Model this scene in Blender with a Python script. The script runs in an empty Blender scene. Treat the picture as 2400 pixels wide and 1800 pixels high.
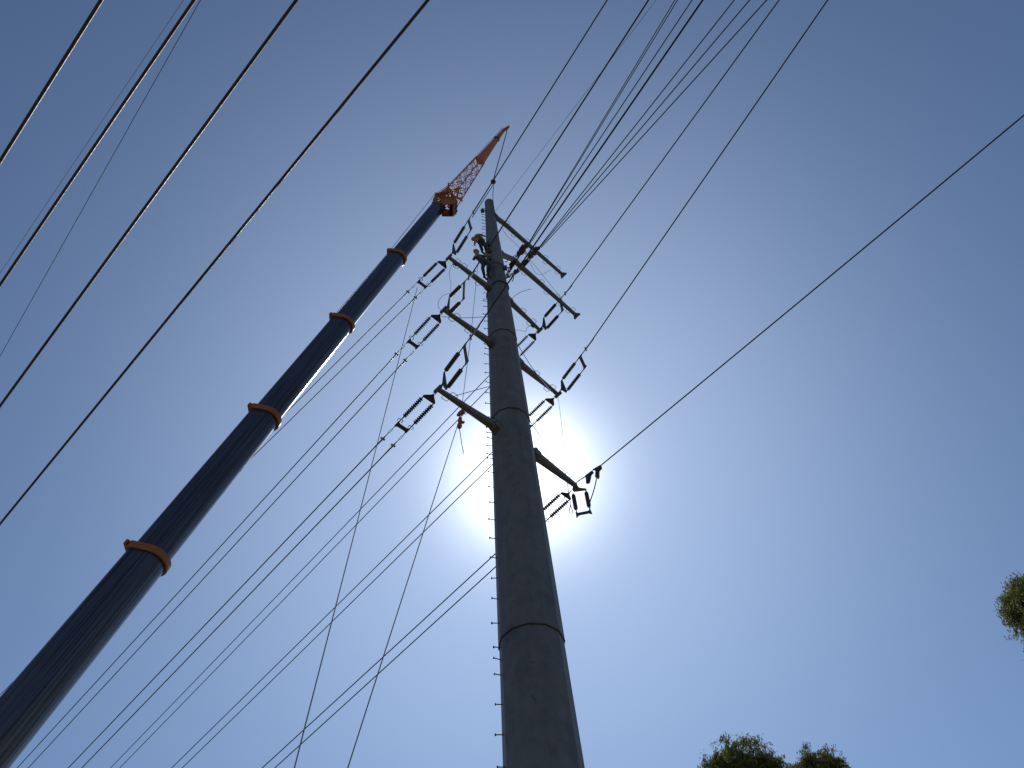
import bpy, bmesh, math, random
from mathutils import Vector, Matrix, Quaternion
random.seed(7)
RAD = math.radians
scene = bpy.context.scene
COL = scene.collection

# ------------------------------------------------------------------ camera
PITCH, ROLL, YAW, CAM_H, LENS = 55.72, -6.07, 0.69, 1.6, 28.02
th, ro, ya = RAD(PITCH), RAD(ROLL), RAD(YAW)
FWD = Vector((math.sin(ya)*math.cos(th), math.cos(ya)*math.cos(th), math.sin(th)))
_r = Vector((math.cos(ya), -math.sin(ya), 0)); _u = _r.cross(FWD)
RIGHT = math.cos(ro)*_r + math.sin(ro)*_u
UP = -math.sin(ro)*_r + math.cos(ro)*_u
EYE = Vector((0, 0, CAM_H))
cd = bpy.data.cameras.new('camera'); cam = bpy.data.objects.new('camera', cd); COL.objects.link(cam)
cam.matrix_world = Matrix(((RIGHT.x, UP.x, -FWD.x, EYE.x), (RIGHT.y, UP.y, -FWD.y, EYE.y), (RIGHT.z, UP.z, -FWD.z, EYE.z), (0, 0, 0, 1)))
cd.sensor_width = 36; cd.lens = LENS; cd.clip_start = 0.05; cd.clip_end = 3000
scene.camera = cam

# ------------------------------------------------------------------ sky and sun
SUN_EL, SUN_AZ = 49.1, 1.05           # degrees; azimuth from +Y towards +X
SKY_STRENGTH, SUN_STRENGTH, EXPOSURE = 0.085, 3.2, 0.0
sd = Vector((math.sin(RAD(SUN_AZ))*math.cos(RAD(SUN_EL)), math.cos(RAD(SUN_AZ))*math.cos(RAD(SUN_EL)), math.sin(RAD(SUN_EL))))
world = bpy.data.worlds.new('World'); scene.world = world; world.use_nodes = True
nt = world.node_tree; nt.nodes.clear()
def N(t, **k):
    n = nt.nodes.new(t)
    for a, b in k.items(): setattr(n, a, b)
    return n
sky = N('ShaderNodeTexSky', sky_type='NISHITA', sun_disc=False)
sky.sun_elevation = RAD(SUN_EL); sky.sun_rotation = RAD(SUN_AZ)
sky.altitude = 100; sky.air_density = 0.95; sky.dust_density = 0.0; sky.ozone_density = 3.6
bg = N('ShaderNodeBackground'); bg.inputs['Strength'].default_value = SKY_STRENGTH
out = N('ShaderNodeOutputWorld')
# bright circumsolar aureole of the hazy air round the sun
tc = N('ShaderNodeTexCoord')
dot = N('ShaderNodeVectorMath', operation='DOT_PRODUCT'); dot.inputs[1].default_value = sd
nrm = N('ShaderNodeVectorMath', operation='NORMALIZE')
nt.links.new(tc.outputs['Generated'], nrm.inputs[0]); nt.links.new(nrm.outputs[0], dot.inputs[0])
ang = N('ShaderNodeMath', operation='ARCCOSINE'); nt.links.new(dot.outputs['Value'], ang.inputs[0])
def expo(scale, amp, power=1.0):
    a = N('ShaderNodeMath', operation='DIVIDE'); nt.links.new(ang.outputs[0], a.inputs[0]); a.inputs[1].default_value = RAD(scale)
    p = N('ShaderNodeMath', operation='POWER'); nt.links.new(a.outputs[0], p.inputs[0]); p.inputs[1].default_value = power
    m = N('ShaderNodeMath', operation='MULTIPLY'); nt.links.new(p.outputs[0], m.inputs[0]); m.inputs[1].default_value = -1
    e = N('ShaderNodeMath', operation='EXPONENT'); nt.links.new(m.outputs[0], e.inputs[0])
    s = N('ShaderNodeMath', operation='MULTIPLY'); nt.links.new(e.outputs[0], s.inputs[0]); s.inputs[1].default_value = amp
    return s
g1 = expo(3.45, 31.0, 1.42); g2 = expo(23.0, 4.75, 2.0)
gc = N('ShaderNodeVectorMath', operation='SCALE'); gc.inputs[0].default_value = (1.0, 0.99, 0.97); nt.links.new(g1.outputs[0], gc.inputs['Scale'])
gw = N('ShaderNodeVectorMath', operation='SCALE'); gw.inputs[0].default_value = (0.83, 0.97, 1.17); nt.links.new(g2.outputs[0], gw.inputs['Scale'])
gsum = N('ShaderNodeVectorMath', operation='ADD'); nt.links.new(gc.outputs[0], gsum.inputs[0]); nt.links.new(gw.outputs[0], gsum.inputs[1])
ad = N('ShaderNodeVectorMath', operation='ADD')
nt.links.new(sky.outputs['Color'], ad.inputs[0]); nt.links.new(gsum.outputs[0], ad.inputs[1])
nt.links.new(ad.outputs[0], bg.inputs['Color']); nt.links.new(bg.outputs[0], out.inputs['Surface'])
sl = bpy.data.lights.new('sun', 'SUN'); sl.energy = SUN_STRENGTH; sl.angle = RAD(0.53); sl.color = (1.0, 0.95, 0.87)
so = bpy.data.objects.new('sun', sl); COL.objects.link(so)
so.rotation_euler = (-sd).to_track_quat('-Z', 'Y').to_euler(); so.location = sd*80
scene.view_settings.view_transform = 'Standard'; scene.view_settings.look = 'None'
scene.view_settings.exposure = EXPOSURE; scene.view_settings.gamma = 1.0
scene.view_settings.use_curve_mapping = False
scene.render.engine = 'CYCLES'

# ------------------------------------------------------------------ measuring helpers (2400 x 1800 survey of the view)
F = 2400*LENS/36
def ray(x, y):
    return (FWD + RIGHT*((x-1200)/F) - UP*((y-900)/F)).normalized()
def at_depth(x, y, d):
    r = ray(x, y); return EYE + r*(d/r.dot(FWD))
def on_plane(x, y, p, n):
    r = ray(x, y); return EYE + r*((p-EYE).dot(n)/r.dot(n))
def at_y(x, y, Y): return on_plane(x, y, Vector((0, Y, 0)), Vector((0, 1, 0)))
def at_z(x, y, Z): return on_plane(x, y, Vector((0, 0, Z)), Vector((0, 0, 1)))
def hdir(az): return Vector((math.cos(RAD(az)), math.sin(RAD(az)), 0))
def row(p):
    d = p-EYE; return 900 - F*d.dot(UP)/d.dot(FWD)
def solve_z(x, y, py):
    lo, hi = 1.0, 60.0
    for _ in range(50):
        m = (lo+hi)/2
        if row(Vector((x, y, m))) > py: lo = m
        else: hi = m
    return lo

# ------------------------------------------------------------------ materials
MATS = {}
def mat(name, col, rough=0.6, metal=0.0, var=0.25, scale=4.0, bump=0.0, bscale=30.0, spec=0.5, col2=None, coat=0.0, stretch=None):
    m = bpy.data.materials.new(name); m.use_nodes = True; t = m.node_tree; b = t.nodes['Principled BSDF']
    b.inputs['Roughness'].default_value = rough; b.inputs['Metallic'].default_value = metal
    b.inputs['Specular IOR Level'].default_value = spec; b.inputs['Coat Weight'].default_value = coat
    tcn = t.nodes.new('ShaderNodeTexCoord'); mp = t.nodes.new('ShaderNodeMapping')
    t.links.new(tcn.outputs['Object'], mp.inputs[0])
    if stretch: mp.inputs['Scale'].default_value = stretch
    no = t.nodes.new('ShaderNodeTexNoise'); no.inputs['Scale'].default_value = scale; no.inputs['Detail'].default_value = 7; no.inputs['Roughness'].default_value = 0.62
    t.links.new(mp.outputs[0], no.inputs['Vector'])
    cr = t.nodes.new('ShaderNodeValToRGB'); cr.color_ramp.elements[0].position = 0.3; cr.color_ramp.elements[1].position = 0.7
    c2 = col2 or tuple(min(1, c*(1+var)) for c in col)
    cr.color_ramp.elements[0].color = (*[c*(1-var) for c in col], 1); cr.color_ramp.elements[1].color = (*c2, 1)
    t.links.new(no.outputs['Fac'], cr.inputs[0]); t.links.new(cr.outputs[0], b.inputs['Base Color'])
    rm = t.nodes.new('ShaderNodeMapRange'); rm.inputs['To Min'].default_value = max(0.02, rough*0.8); rm.inputs['To Max'].default_value = min(1, rough*1.2)
    t.links.new(no.outputs['Fac'], rm.inputs[0]); t.links.new(rm.outputs[0], b.inputs['Roughness'])
    if bump:
        n2 = t.nodes.new('ShaderNodeTexNoise'); n2.inputs['Scale'].default_value = bscale; n2.inputs['Detail'].default_value = 4
        t.links.new(mp.outputs[0], n2.inputs['Vector'])
        bp = t.nodes.new('ShaderNodeBump'); bp.inputs['Strength'].default_value = bump; bp.inputs['Distance'].default_value = 0.02
        t.links.new(n2.outputs['Fac'], bp.inputs['Height']); t.links.new(bp.outputs[0], b.inputs['Normal'])
    MATS[name] = m; return m
mat('galvanised_pole', (0.148, 0.143, 0.143), 0.62, 0.25, 0.22, 2.2, 0.15, 18)
def stains(name):
    t = MATS[name].node_tree; b = t.nodes['Principled BSDF']; src = b.inputs['Base Color'].links[0].from_socket
    tcn = t.nodes.new('ShaderNodeTexCoord'); prev = src
    for sc, lo, hi, dark, st in ((1.1, 0.60, 0.72, 0.62, (1, 1, 1)), (5.0, 0.66, 0.72, 0.6, (1, 1, 1)), (3.2, 0.5, 0.75, 0.82, (1, 1, 0.09))):
        mp = t.nodes.new('ShaderNodeMapping'); mp.inputs['Scale'].default_value = st; t.links.new(tcn.outputs['Object'], mp.inputs[0])
        no = t.nodes.new('ShaderNodeTexNoise'); no.inputs['Scale'].default_value = sc; no.inputs['Detail'].default_value = 5; t.links.new(mp.outputs[0], no.inputs['Vector'])
        mr = t.nodes.new('ShaderNodeMapRange'); mr.inputs['From Min'].default_value = lo; mr.inputs['From Max'].default_value = hi; mr.inputs['To Min'].default_value = 1.0; mr.inputs['To Max'].default_value = dark
        t.links.new(no.outputs['Fac'], mr.inputs[0])
        mu = t.nodes.new('ShaderNodeVectorMath'); mu.operation = 'SCALE'; t.links.new(prev, mu.inputs[0]); t.links.new(mr.outputs[0], mu.inputs['Scale']); prev = mu.outputs[0]
    t.links.new(prev, b.inputs['Base Color'])
stains('galvanised_pole')
mat('galvanised_arm', (0.165, 0.158, 0.15), 0.6, 0.25, 0.2, 3.0, 0.1, 25)
mat('fitting_steel', (0.06, 0.05, 0.05), 0.55, 0.15, 0.25, 8.0)
mat('plate_steel', (0.08, 0.07, 0.064), 0.6, 0.1, 0.25, 8.0)
mat('thin_wire', (0.05, 0.05, 0.055), 0.7, 0.0, 0.1, 20.0, spec=0.1)
mat('insulator_glaze', (0.07, 0.03, 0.03), 0.5, 0.0, 0.2, 6.0)
mat('conductor_aluminium', (0.04, 0.038, 0.045), 0.6, 0.0, 0.2, 12.0, spec=0.25)
mat('clamp_aluminium', (0.3, 0.3, 0.31), 0.5, 0.5, 0.2, 12.0)
mat('cable_aluminium', (0.085, 0.065, 0.07), 0.5, 0.1, 0.2, 10.0, spec=0.3)
mat('boom_paint', (0.026, 0.024, 0.042), 0.3, 0.0, 0.55, 5.0, 0.10, 10, 0.6, None, 0.3, (9, 9, 0.1))
mat('crane_orange', (0.29, 0.085, 0.012), 0.45, 0.0, 0.22, 6.0)
mat('jib_orange', (0.42, 0.12, 0.03), 0.5, 0.0, 0.22, 7.0)
mat('crane_dark', (0.03, 0.03, 0.035), 0.5, 0.2, 0.3, 6.0)
mat('wire_rope', (0.09, 0.09, 0.095), 0.55, 0.5, 0.2, 20.0)
mat('fibre_rope', (0.2, 0.19, 0.17), 0.9, 0.0, 0.2, 20.0)
mat('web_sling', (0.06, 0.026, 0.02), 0.8, 0.0, 0.35, 12.0)
mat('lever_orange', (0.34, 0.12, 0.05), 0.55, 0.0, 0.3, 12.0)
mat('hoist_orange', (0.11, 0.042, 0.024), 0.55, 0.0, 0.3, 12.0)
mat('hi_vis_yellow', (0.2, 0.125, 0.03), 0.9, 0.0, 0.3, 9.0)
mat('work_trousers', (0.025, 0.03, 0.05), 0.9, 0.0, 0.3, 9.0)
mat('khaki_shirt', (0.11, 0.095, 0.06), 0.9, 0.0, 0.3, 9.0)
mat('skin', (0.42, 0.25, 0.18), 0.6, 0.0, 0.1, 9.0)
mat('helmet_yellow', (0.72, 0.48, 0.03), 0.35, 0.0, 0.1, 9.0)
mat('lit_plate_white', (0.7, 0.7, 0.68), 0.35, 0.0, 0.1, 9.0)  # white standing in for bright light on the jib's lattice plates
mat('helmet_orange', (0.42, 0.17, 0.05), 0.4, 0.0, 0.1, 9.0)
mat('boot_leather', (0.05, 0.035, 0.025), 0.7, 0.0, 0.3, 9.0)
mat('glove', (0.4, 0.3, 0.18), 0.9, 0.0, 0.2, 9.0)
mat('canvas_bag', (0.3, 0.13, 0.05), 0.9, 0.0, 0.25, 9.0)
mat('bark', (0.3, 0.25, 0.2), 0.9, 0.0, 0.35, 5.0, 0.4, 20)
mat('ground_dry_grass', (0.085, 0.08, 0.045), 0.95, 0.0, 0.4, 0.6, 0.6, 6, 0.2, (0.16, 0.135, 0.09))
mat('tyre_rubber', (0.02, 0.02, 0.02), 0.85, 0.0, 0.2, 9.0)
mat('glass_dark', (0.02, 0.025, 0.03), 0.05, 0.0, 0.1, 3.0)
def leaf_mat(name, c1, c2):
    m = bpy.data.materials.new(name); m.use_nodes = True; t = m.node_tree; b = t.nodes['Principled BSDF']
    g = t.nodes.new('ShaderNodeNewGeometry'); cr = t.nodes.new('ShaderNodeValToRGB')
    cr.color_ramp.elements[0].color = (*c1, 1); cr.color_ramp.elements[1].color = (*c2, 1)
    t.links.new(g.outputs['Random Per Island'], cr.inputs[0]); t.links.new(cr.outputs[0], b.inputs['Base Color'])
    b.inputs['Roughness'].default_value = 0.6; b.inputs['Specular IOR Level'].default_value = 0.15
    tr = t.nodes.new('ShaderNodeBsdfTranslucent'); t.links.new(cr.outputs[0], tr.inputs['Color'])
    mx = t.nodes.new('ShaderNodeMixShader'); mx.inputs[0].default_value = 0.5
    t.links.new(b.outputs[0], mx.inputs[1]); t.links.new(tr.outputs[0], mx.inputs[2])
    t.links.new(mx.outputs[0], t.nodes['Material Output'].inputs['Surface']); MATS[name] = m
leaf_mat('gum_leaf', (0.085, 0.105, 0.024), (0.21, 0.22, 0.06))

# ------------------------------------------------------------------ mesh helpers
def frame_of(d):
    d = d.normalized(); a = Vector((0, 0, 1)) if abs(d.z) < 0.9 else Vector((1, 0, 0))
    x = d.cross(a).normalized(); return x, d.cross(x).normalized()
class MB:
    def __init__(s): s.v = []; s.f = []; s.smooth = set()
    def add(s, vs, fs, smooth=False):
        o = len(s.v); s.v += [Vector(v) for v in vs]
        for f in fs:
            if smooth: s.smooth.add(len(s.f))
            s.f.append([i+o for i in f])
        return s
    def rings(s, rings, cap=True, smooth=True):
        n = len(rings[0]); vs = [p for r in rings for p in r]; fs = []
        for i in range(len(rings)-1):
            for k in range(n):
                fs.append([i*n+k, i*n+(k+1) % n, (i+1)*n+(k+1) % n, (i+1)*n+k])
        s.add(vs, fs, smooth)
        if cap: s.add(rings[0], [list(range(n))[::-1]]); s.add(rings[-1], [list(range(n))])
        return s
    def tube(s, pts, r, n=8, cap=True, smooth=True):
        pts = [Vector(p) for p in pts]; rs = r if isinstance(r, (list, tuple)) else [r]*len(pts)
        x = None; rg = []
        for i, p in enumerate(pts):
            d = (pts[min(i+1, len(pts)-1)] - pts[max(i-1, 0)]).normalized()
            if x is None: x, y = frame_of(d)
            else:
                x = (x - d*x.dot(d)).normalized(); y = d.cross(x)
            rg.append([p + (x*math.cos(2*math.pi*k/n) + y*math.sin(2*math.pi*k/n))*rs[i] for k in range(n)])
        return s.rings(rg, cap, smooth)
    def box(s, c, ax, ay, az, hx, hy, hz):
        c = Vector(c); vs = [c+ax*hx*i+ay*hy*j+az*hz*k for i in (-1, 1) for j in (-1, 1) for k in (-1, 1)]
        return s.add(vs, [[0, 1, 3, 2], [4, 6, 7, 5], [0, 4, 5, 1], [2, 3, 7, 6], [0, 2, 6, 4], [1, 5, 7, 3]])
    def beam(s, a, b, w0, h0, w1=None, h1=None, up=Vector((0, 0, 1))):
        a, b = Vector(a), Vector(b); d = (b-a).normalized(); x = d.cross(up).normalized(); y = x.cross(d)
        w1 = w0 if w1 is None else w1; h1 = h0 if h1 is None else h1
        rg = []
        for p, w, h in ((a, w0, h0), (b, w1, h1)):
            c = 0.16*min(w, h); q = []
            for sx, sy in ((1, 1), (-1, 1), (-1, -1), (1, -1)):
                e = [(sx*(w/2-c), sy*h/2), (sx*w/2, sy*(h/2-c))]
                if sx*sy > 0: e = e[::-1]
                q += e
            rg.append([p + x*u + y*v for u, v in q])
        return s.rings(rg, True, False)
    def prism(s, poly, n, t):
        n = n.normalized()*t/2
        return s.rings([[p-n for p in poly], [p+n for p in poly]], True, False)
    def lathe(s, a, d, prof, n=12, smooth=True, cap=True):
        d = d.normalized(); x, y = frame_of(d)
        return s.rings([[a + d*h + (x*math.cos(2*math.pi*k/n) + y*math.sin(2*math.pi*k/n))*r for k in range(n)] for h, r in prof], cap, smooth)
    def ball(s, c, r, n=14, m=9, ax=Vector((0, 0, 1)), sq=1.0):
        pr = [(-r*sq*math.cos(math.pi*i/m), max(1e-4, r*math.sin(math.pi*i/m))) for i in range(m+1)]
        return s.lathe(Vector(c), ax, pr, n)
    def mesh(s, name, m, base=Vector()):
        me = bpy.data.meshes.new(name); me.from_pydata([tuple(v-base) for v in s.v], [], s.f)
        for i, p in enumerate(me.polygons): p.use_smooth = i in s.smooth
        me.materials.append(MATS[m]); me.validate(); me.update()
        bm = bmesh.new(); bm.from_mesh(me); bmesh.ops.recalc_face_normals(bm, faces=bm.faces); bm.to_mesh(me); bm.free()
        return me
    def part(s, name, m, root, parent=None):
        """a mesh under a thing (root Empty) or under one of its parts; root sits unrotated, so local = world - root"""
        o = bpy.data.objects.new(name, s.mesh(name, m, root.location)); COL.objects.link(o); o.parent = parent or root
        return o
    def thing(s, name, m, label, cat, group=None, base=None):
        base = Vector(base) if base is not None else min(s.v, key=lambda v: v.z).copy()
        o = bpy.data.objects.new(name, s.mesh(name, m, base)); COL.objects.link(o); o.location = base
        return tag(o, label, cat, group)
def tag(o, label=None, cat=None, group=None, kind=None):
    if label: o['label'] = label
    if cat: o['category'] = cat
    if group: o['group'] = group
    if kind: o['kind'] = kind
    return o
def empty(name, loc, label, cat, group=None):
    o = bpy.data.objects.new(name, None); COL.objects.link(o); o.location = Vector(loc); o.empty_display_size = 0.3
    return tag(o, label, cat, group)

# ------------------------------------------------------------------ ground
g = MB(); n = 24; S = 900
gv = [Vector(((i/n-0.5)*S, (j/n-0.5)*S, 0)) for i in range(n+1) for j in range(n+1)]
gf = [[i*(n+1)+j, (i+1)*(n+1)+j, (i+1)*(n+1)+j+1, i*(n+1)+j+1] for i in range(n) for j in range(n)]
g.add(gv, gf)
go = bpy.data.objects.new('ground', g.mesh('ground', 'ground_dry_grass')); COL.objects.link(go); tag(go, 'dry grass and bare earth under the power line', None, None, 'structure')

# ------------------------------------------------------------------ the steel pole with its crossarms
PY = 17.0
AXIS = Vector((0, PY, 0)); ARM = hdir(46.97); NARM = Vector((-ARM.y, ARM.x, 0))
LEFT_AZ, RIGHT_AZ, TEE_AZ = 137.2, -55.5, -43.0
RTAB = [(0, 1.04), (11.4, 0.90), (14.6, 0.845), (19.6, 0.76), (25.0, 0.675), (29.7, 0.59), (33.4, 0.505), (38.0, 0.395), (41.1, 0.315), (45.0, 0.255)]
def prad(z):
    for (a, ra), (b, rb) in zip(RTAB, RTAB[1:]):
        if z <= b: return ra + (rb-ra)*(z-a)/(b-a)
    return RTAB[-1][1]
pole = empty('transmission_pole', AXIS, 'tall tapering grey steel pole with crossarms, standing in front of the sun', 'pole')
SEAMS = [solve_z(0, PY-prad(z0), y) for y, z0 in ((1462, 15.5), (957, 26), (773, 31.5), (616, 37.5))]
TOP = solve_z(0, PY, 476)
NS = 12
def ring(z, r): return [Vector((math.cos(2*math.pi*k/NS-RAD(2))*r, PY+math.sin(2*math.pi*k/NS-RAD(2))*r, z)) for k in range(NS)]
bounds = [0.0] + SEAMS + [TOP]
for i in range(len(bounds)-1):
    z0, z1 = bounds[i], bounds[i+1]
    zs = [z0] + [z for z, _ in RTAB if z0+0.4 < z < z1-0.4] + [z1 + (0.5 if i < len(bounds)-2 else 0)]
    b = MB(); extra = 0.016
    rs = [ring(z, prad(min(z, z1)) + extra*max(0, (z1-z)/(z1-z0)) - (0.02 if z > z1 else 0)) for z in zs]
    b.rings(rs, True, False)
    b.part('pole_section', 'galvanised_pole', pole)
    if i: # rim of the slip joint
        r0 = prad(z0)+extra
        MB().rings([ring(z0-0.01, r0-0.012), ring(z0-0.01, r0+0.007), ring(z0+0.022, r0+0.007), ring(z0+0.022, r0-0.012)], False, False).part('joint_rim', 'fitting_steel', pole)
rt = prad(TOP)
MB().rings([ring(TOP+0.002+0.16*math.sin(a), (rt+0.012)*math.cos(a)) for a in [i*math.pi/2/7*0.995 for i in range(8)]], True, True).part('pole_cap', 'galvanised_pole', pole)
# step bolts up the left-hand face
bolt = MB().lathe(Vector(), Vector((-1, 0, 0)), [(-0.05, 0.013), (0.17, 0.013), (0.17, 0.03), (0.2, 0.03)], 8, False)
bm_ = bolt.mesh('step_bolt', 'fitting_steel')
BOLT_A = RAD(197)
def left_edge_z(y): return solve_z(-0.7, PY-0.25, y)
bolt_rows = [1797, 1721, 1650, 1581, 1545, 1516, 1459, 1403, 1353, 1306, 1261, 1217, 1177, 1140, 1106, 1073, 1064, 1043, 1026, 1012, 999, 975, 944, 919, 895, 871, 850, 829, 815, 806, 786, 767, 749, 733, 715, 703, 698, 684, 671, 658]
bolt_z = [left_edge_z(y) for y in bolt_rows] + [38.5+0.42*i for i in range(14)]
for z in bolt_z:
    r = prad(z); o = bpy.data.objects.new('step_bolt', bm_); COL.objects.link(o); o.parent = pole
    d = Vector((math.cos(BOLT_A), math.sin(BOLT_A), 0)); o.location = d*(r*0.985) + Vector((0, 0, z))
    o.rotation_euler = (random.uniform(-.06, .06), random.uniform(-.14, .2), BOLT_A-math.pi+random.uniform(-.12, .12)); o.scale = (random.uniform(.85, 1.12), 1, 1)
# crossarms
def arm_pt(p): return on_plane(p[0], p[1], AXIS, NARM)
TIP = {}
def crossarm(key, pix, w0, w1, loops, endplate=None):
    pts = [arm_pt(p) for p in pix]
    d0 = (pts[1]-pts[0]).normalized(); start = pts[0] - d0*(0.28 if len(pts) == 2 else 0.2)
    tot = (pts[-1]-pts[0]).length; m = MB(); acc = 0
    seq = [start]+pts[1:]
    for a, b in zip(seq, seq[1:]):
        wa = w0+(w1-w0)*min(1, acc/tot); acc += (b-a).length; wb = w0+(w1-w0)*min(1, acc/tot)
        m.beam(a, b, wa, wa*1.05, wb, wb*1.05)
    arm = m.part('crossarm', 'galvanised_arm', pole)
    # root gusset plates clasping the shaft
    side = Vector((0, 0, 1)).cross(d0).normalized(); r0 = prad(pts[0].z); sgn = 1 if (pts[-1]-AXIS).dot(ARM) > 0 else -1
    q = MB(); h = ARM*sgn; up1 = Vector((0, 0, 1))
    for k in (-1, 1):
        c = pts[0] + side*k*(w0*0.54)
        q.prism([c-h*0.2+up1*w0*0.58, c-h*0.02+up1*w0*0.55, c+h*0.12+up1*w0*0.3, c+h*0.12-up1*w0*0.3, c-h*0.02-up1*w0*0.55, c-h*0.2-up1*w0*0.58], side, 0.018)
    q.box(pts[0]-h*0.08, h, side, up1, 0.025, w0*0.58, w0*0.72)
    q.part('root_bracket', 'galvanised_pole', pole, arm)
    # step loops standing out on both sides of the arm
    a, b = pts[-2] if len(pts) > 2 else pts[0], pts[-1]; d = (b-a).normalized(); side = d.cross(Vector((0, 0, 1))).normalized()
    for f, k in loops:
        c = a.lerp(b, f); w = (w0+(w1-w0)*f)/2
        lp = [c+side*k*(w-0.01)-d*0.13, c+side*k*(w+0.1)-d*0.12, c+side*k*(w+0.125)-d*0.09, c+side*k*(w+0.125)+d*0.09, c+side*k*(w+0.1)+d*0.12, c+side*k*(w-0.01)+d*0.13]
        MB().tube(lp, 0.011, 6).part('step_loop', 'fitting_steel', pole, arm)
    perp = hdir(LEFT_AZ)
    if endplate == 'horn':
        q = MB(); c = b; u = d; s2 = side
        q.prism([c-u*0.12+s2*0.07, c+u*0.02+s2*0.16, c+u*0.10+s2*0.23, c+u*0.17+s2*0.2, c+u*0.16+s2*0.06, c+u*0.16-s2*0.06, c+u*0.17-s2*0.2, c+u*0.10-s2*0.23, c+u*0.02-s2*0.16, c-u*0.12-s2*0.07], Vector((0, 0, 1)), 0.05)
        q.part('end_plate', 'galvanised_arm', pole, arm)
    elif endplate == 'lug':
        q = MB(); c = b
        q.box(c+d*0.03, d, perp, Vector((0, 0, 1)), 0.05, 0.17, w1*0.42)
        q.part('end_lug', 'galvanised_arm', pole, arm)
    TIP[key] = b
    return arm
LP = [(0.15, 1), (0.34, -1), (0.62, 1), (0.8, -1)]
a1 = crossarm('L1', [(1143, 672), (1053, 604)], 0.25, 0.135, [(0.66, -1), (0.2, 1), (0.78, 1), (0.82, -1)], 'lug')
a2 = crossarm('L2', [(1150, 803), (1041, 727)], 0.265, 0.135, [(0.05, -1), (0.45, 1), (0.77, -1), (0.8, 1)], 'lug')
a3 = crossarm('L3', [(1160, 1000), (1028, 913)], 0.29, 0.135, [(0.10, -1), (0.5, 1), (0.78, -1), (0.84, 1)], 'lug')
rA = crossarm('RA', [(1160, 508), (1183, 525), (1318, 643)], 0.26, 0.16, [(0.02, 1), (0.18, -1), (0.36, 1), (0.52, -1), (0.68, 1), (0.72, -1), (0.9, 1), (0.93, -1)], 'horn')
rB = crossarm('RB', [(1176, 598), (1203, 609), (1349, 738)], 0.28, 0.165, [(0.08, 1), (0.2, -1), (0.42, 1), (0.55, -1), (0.68, 1), (0.78, -1), (0.93, 1), (0.9, -1)], 'horn')
rC = crossarm('RC', [(1194, 706), (1264, 773)], 0.25, 0.13, [(0.4, 1), (0.75, 1), (0.72, -1)], 'lug')
rD = crossarm('RD', [(1218, 852), (1307, 924)], 0.27, 0.13, [(0.38, 1), (0.82, 1), (0.76, -1)], 'lug')
rE = crossarm('RE', [(1256, 1068), (1350, 1139)], 0.31, 0.15, [(0.28, 1), (0.72, 1), (0.6, -1)], None)
tag(rA, 'long bare crossarm nearest the pole top, with a forked end plate'); tag(rB, 'long bare crossarm, second from the pole top')
# small brackets near the top of the shaft
for (px, py, Y) in ((1131, 494, 16.8), (1159, 505, 16.9), (1184, 628, 16.75)):
    p = at_y(px, py, Y); MB().box(p, Vector((1, 0, 0)), Vector((0, 1, 0)), Vector((0, 0, 1)), 0.09, 0.06, 0.17).lathe(p-Vector((0.14, 0, 0)), Vector((1, 0, 0)), [(0, .03), (.3, .03)], 8).part('shaft_bracket', 'fitting_steel', pole)

# ------------------------------------------------------------------ wires
def wire(name, m, label, cat, P, Q, r, back=0.0, ahead=60.0, sag=900.0, group=None, n=40, sides=8):
    """sagging line in the vertical plane of P and Q, running past Q by `ahead`"""
    h = Vector((Q.x-P.x, Q.y-P.y, 0)); L = h.length; h.normalize(); pts = []
    for i in range(n+1):
        s = -back + (L+ahead+back)*(i/n)
        z = P.z + (Q.z-P.z)*s/L + s*(s-L)/(2*sag)
        pts.append(Vector((P.x, P.y, 0)) + h*s + Vector((0, 0, z)))
    return MB().tube(pts, r, sides).thing(name, m, label, cat, group, base=P)
def vplane(tip, az): v = hdir(az); return tip, Vector((-v.y, v.x, 0))

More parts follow.
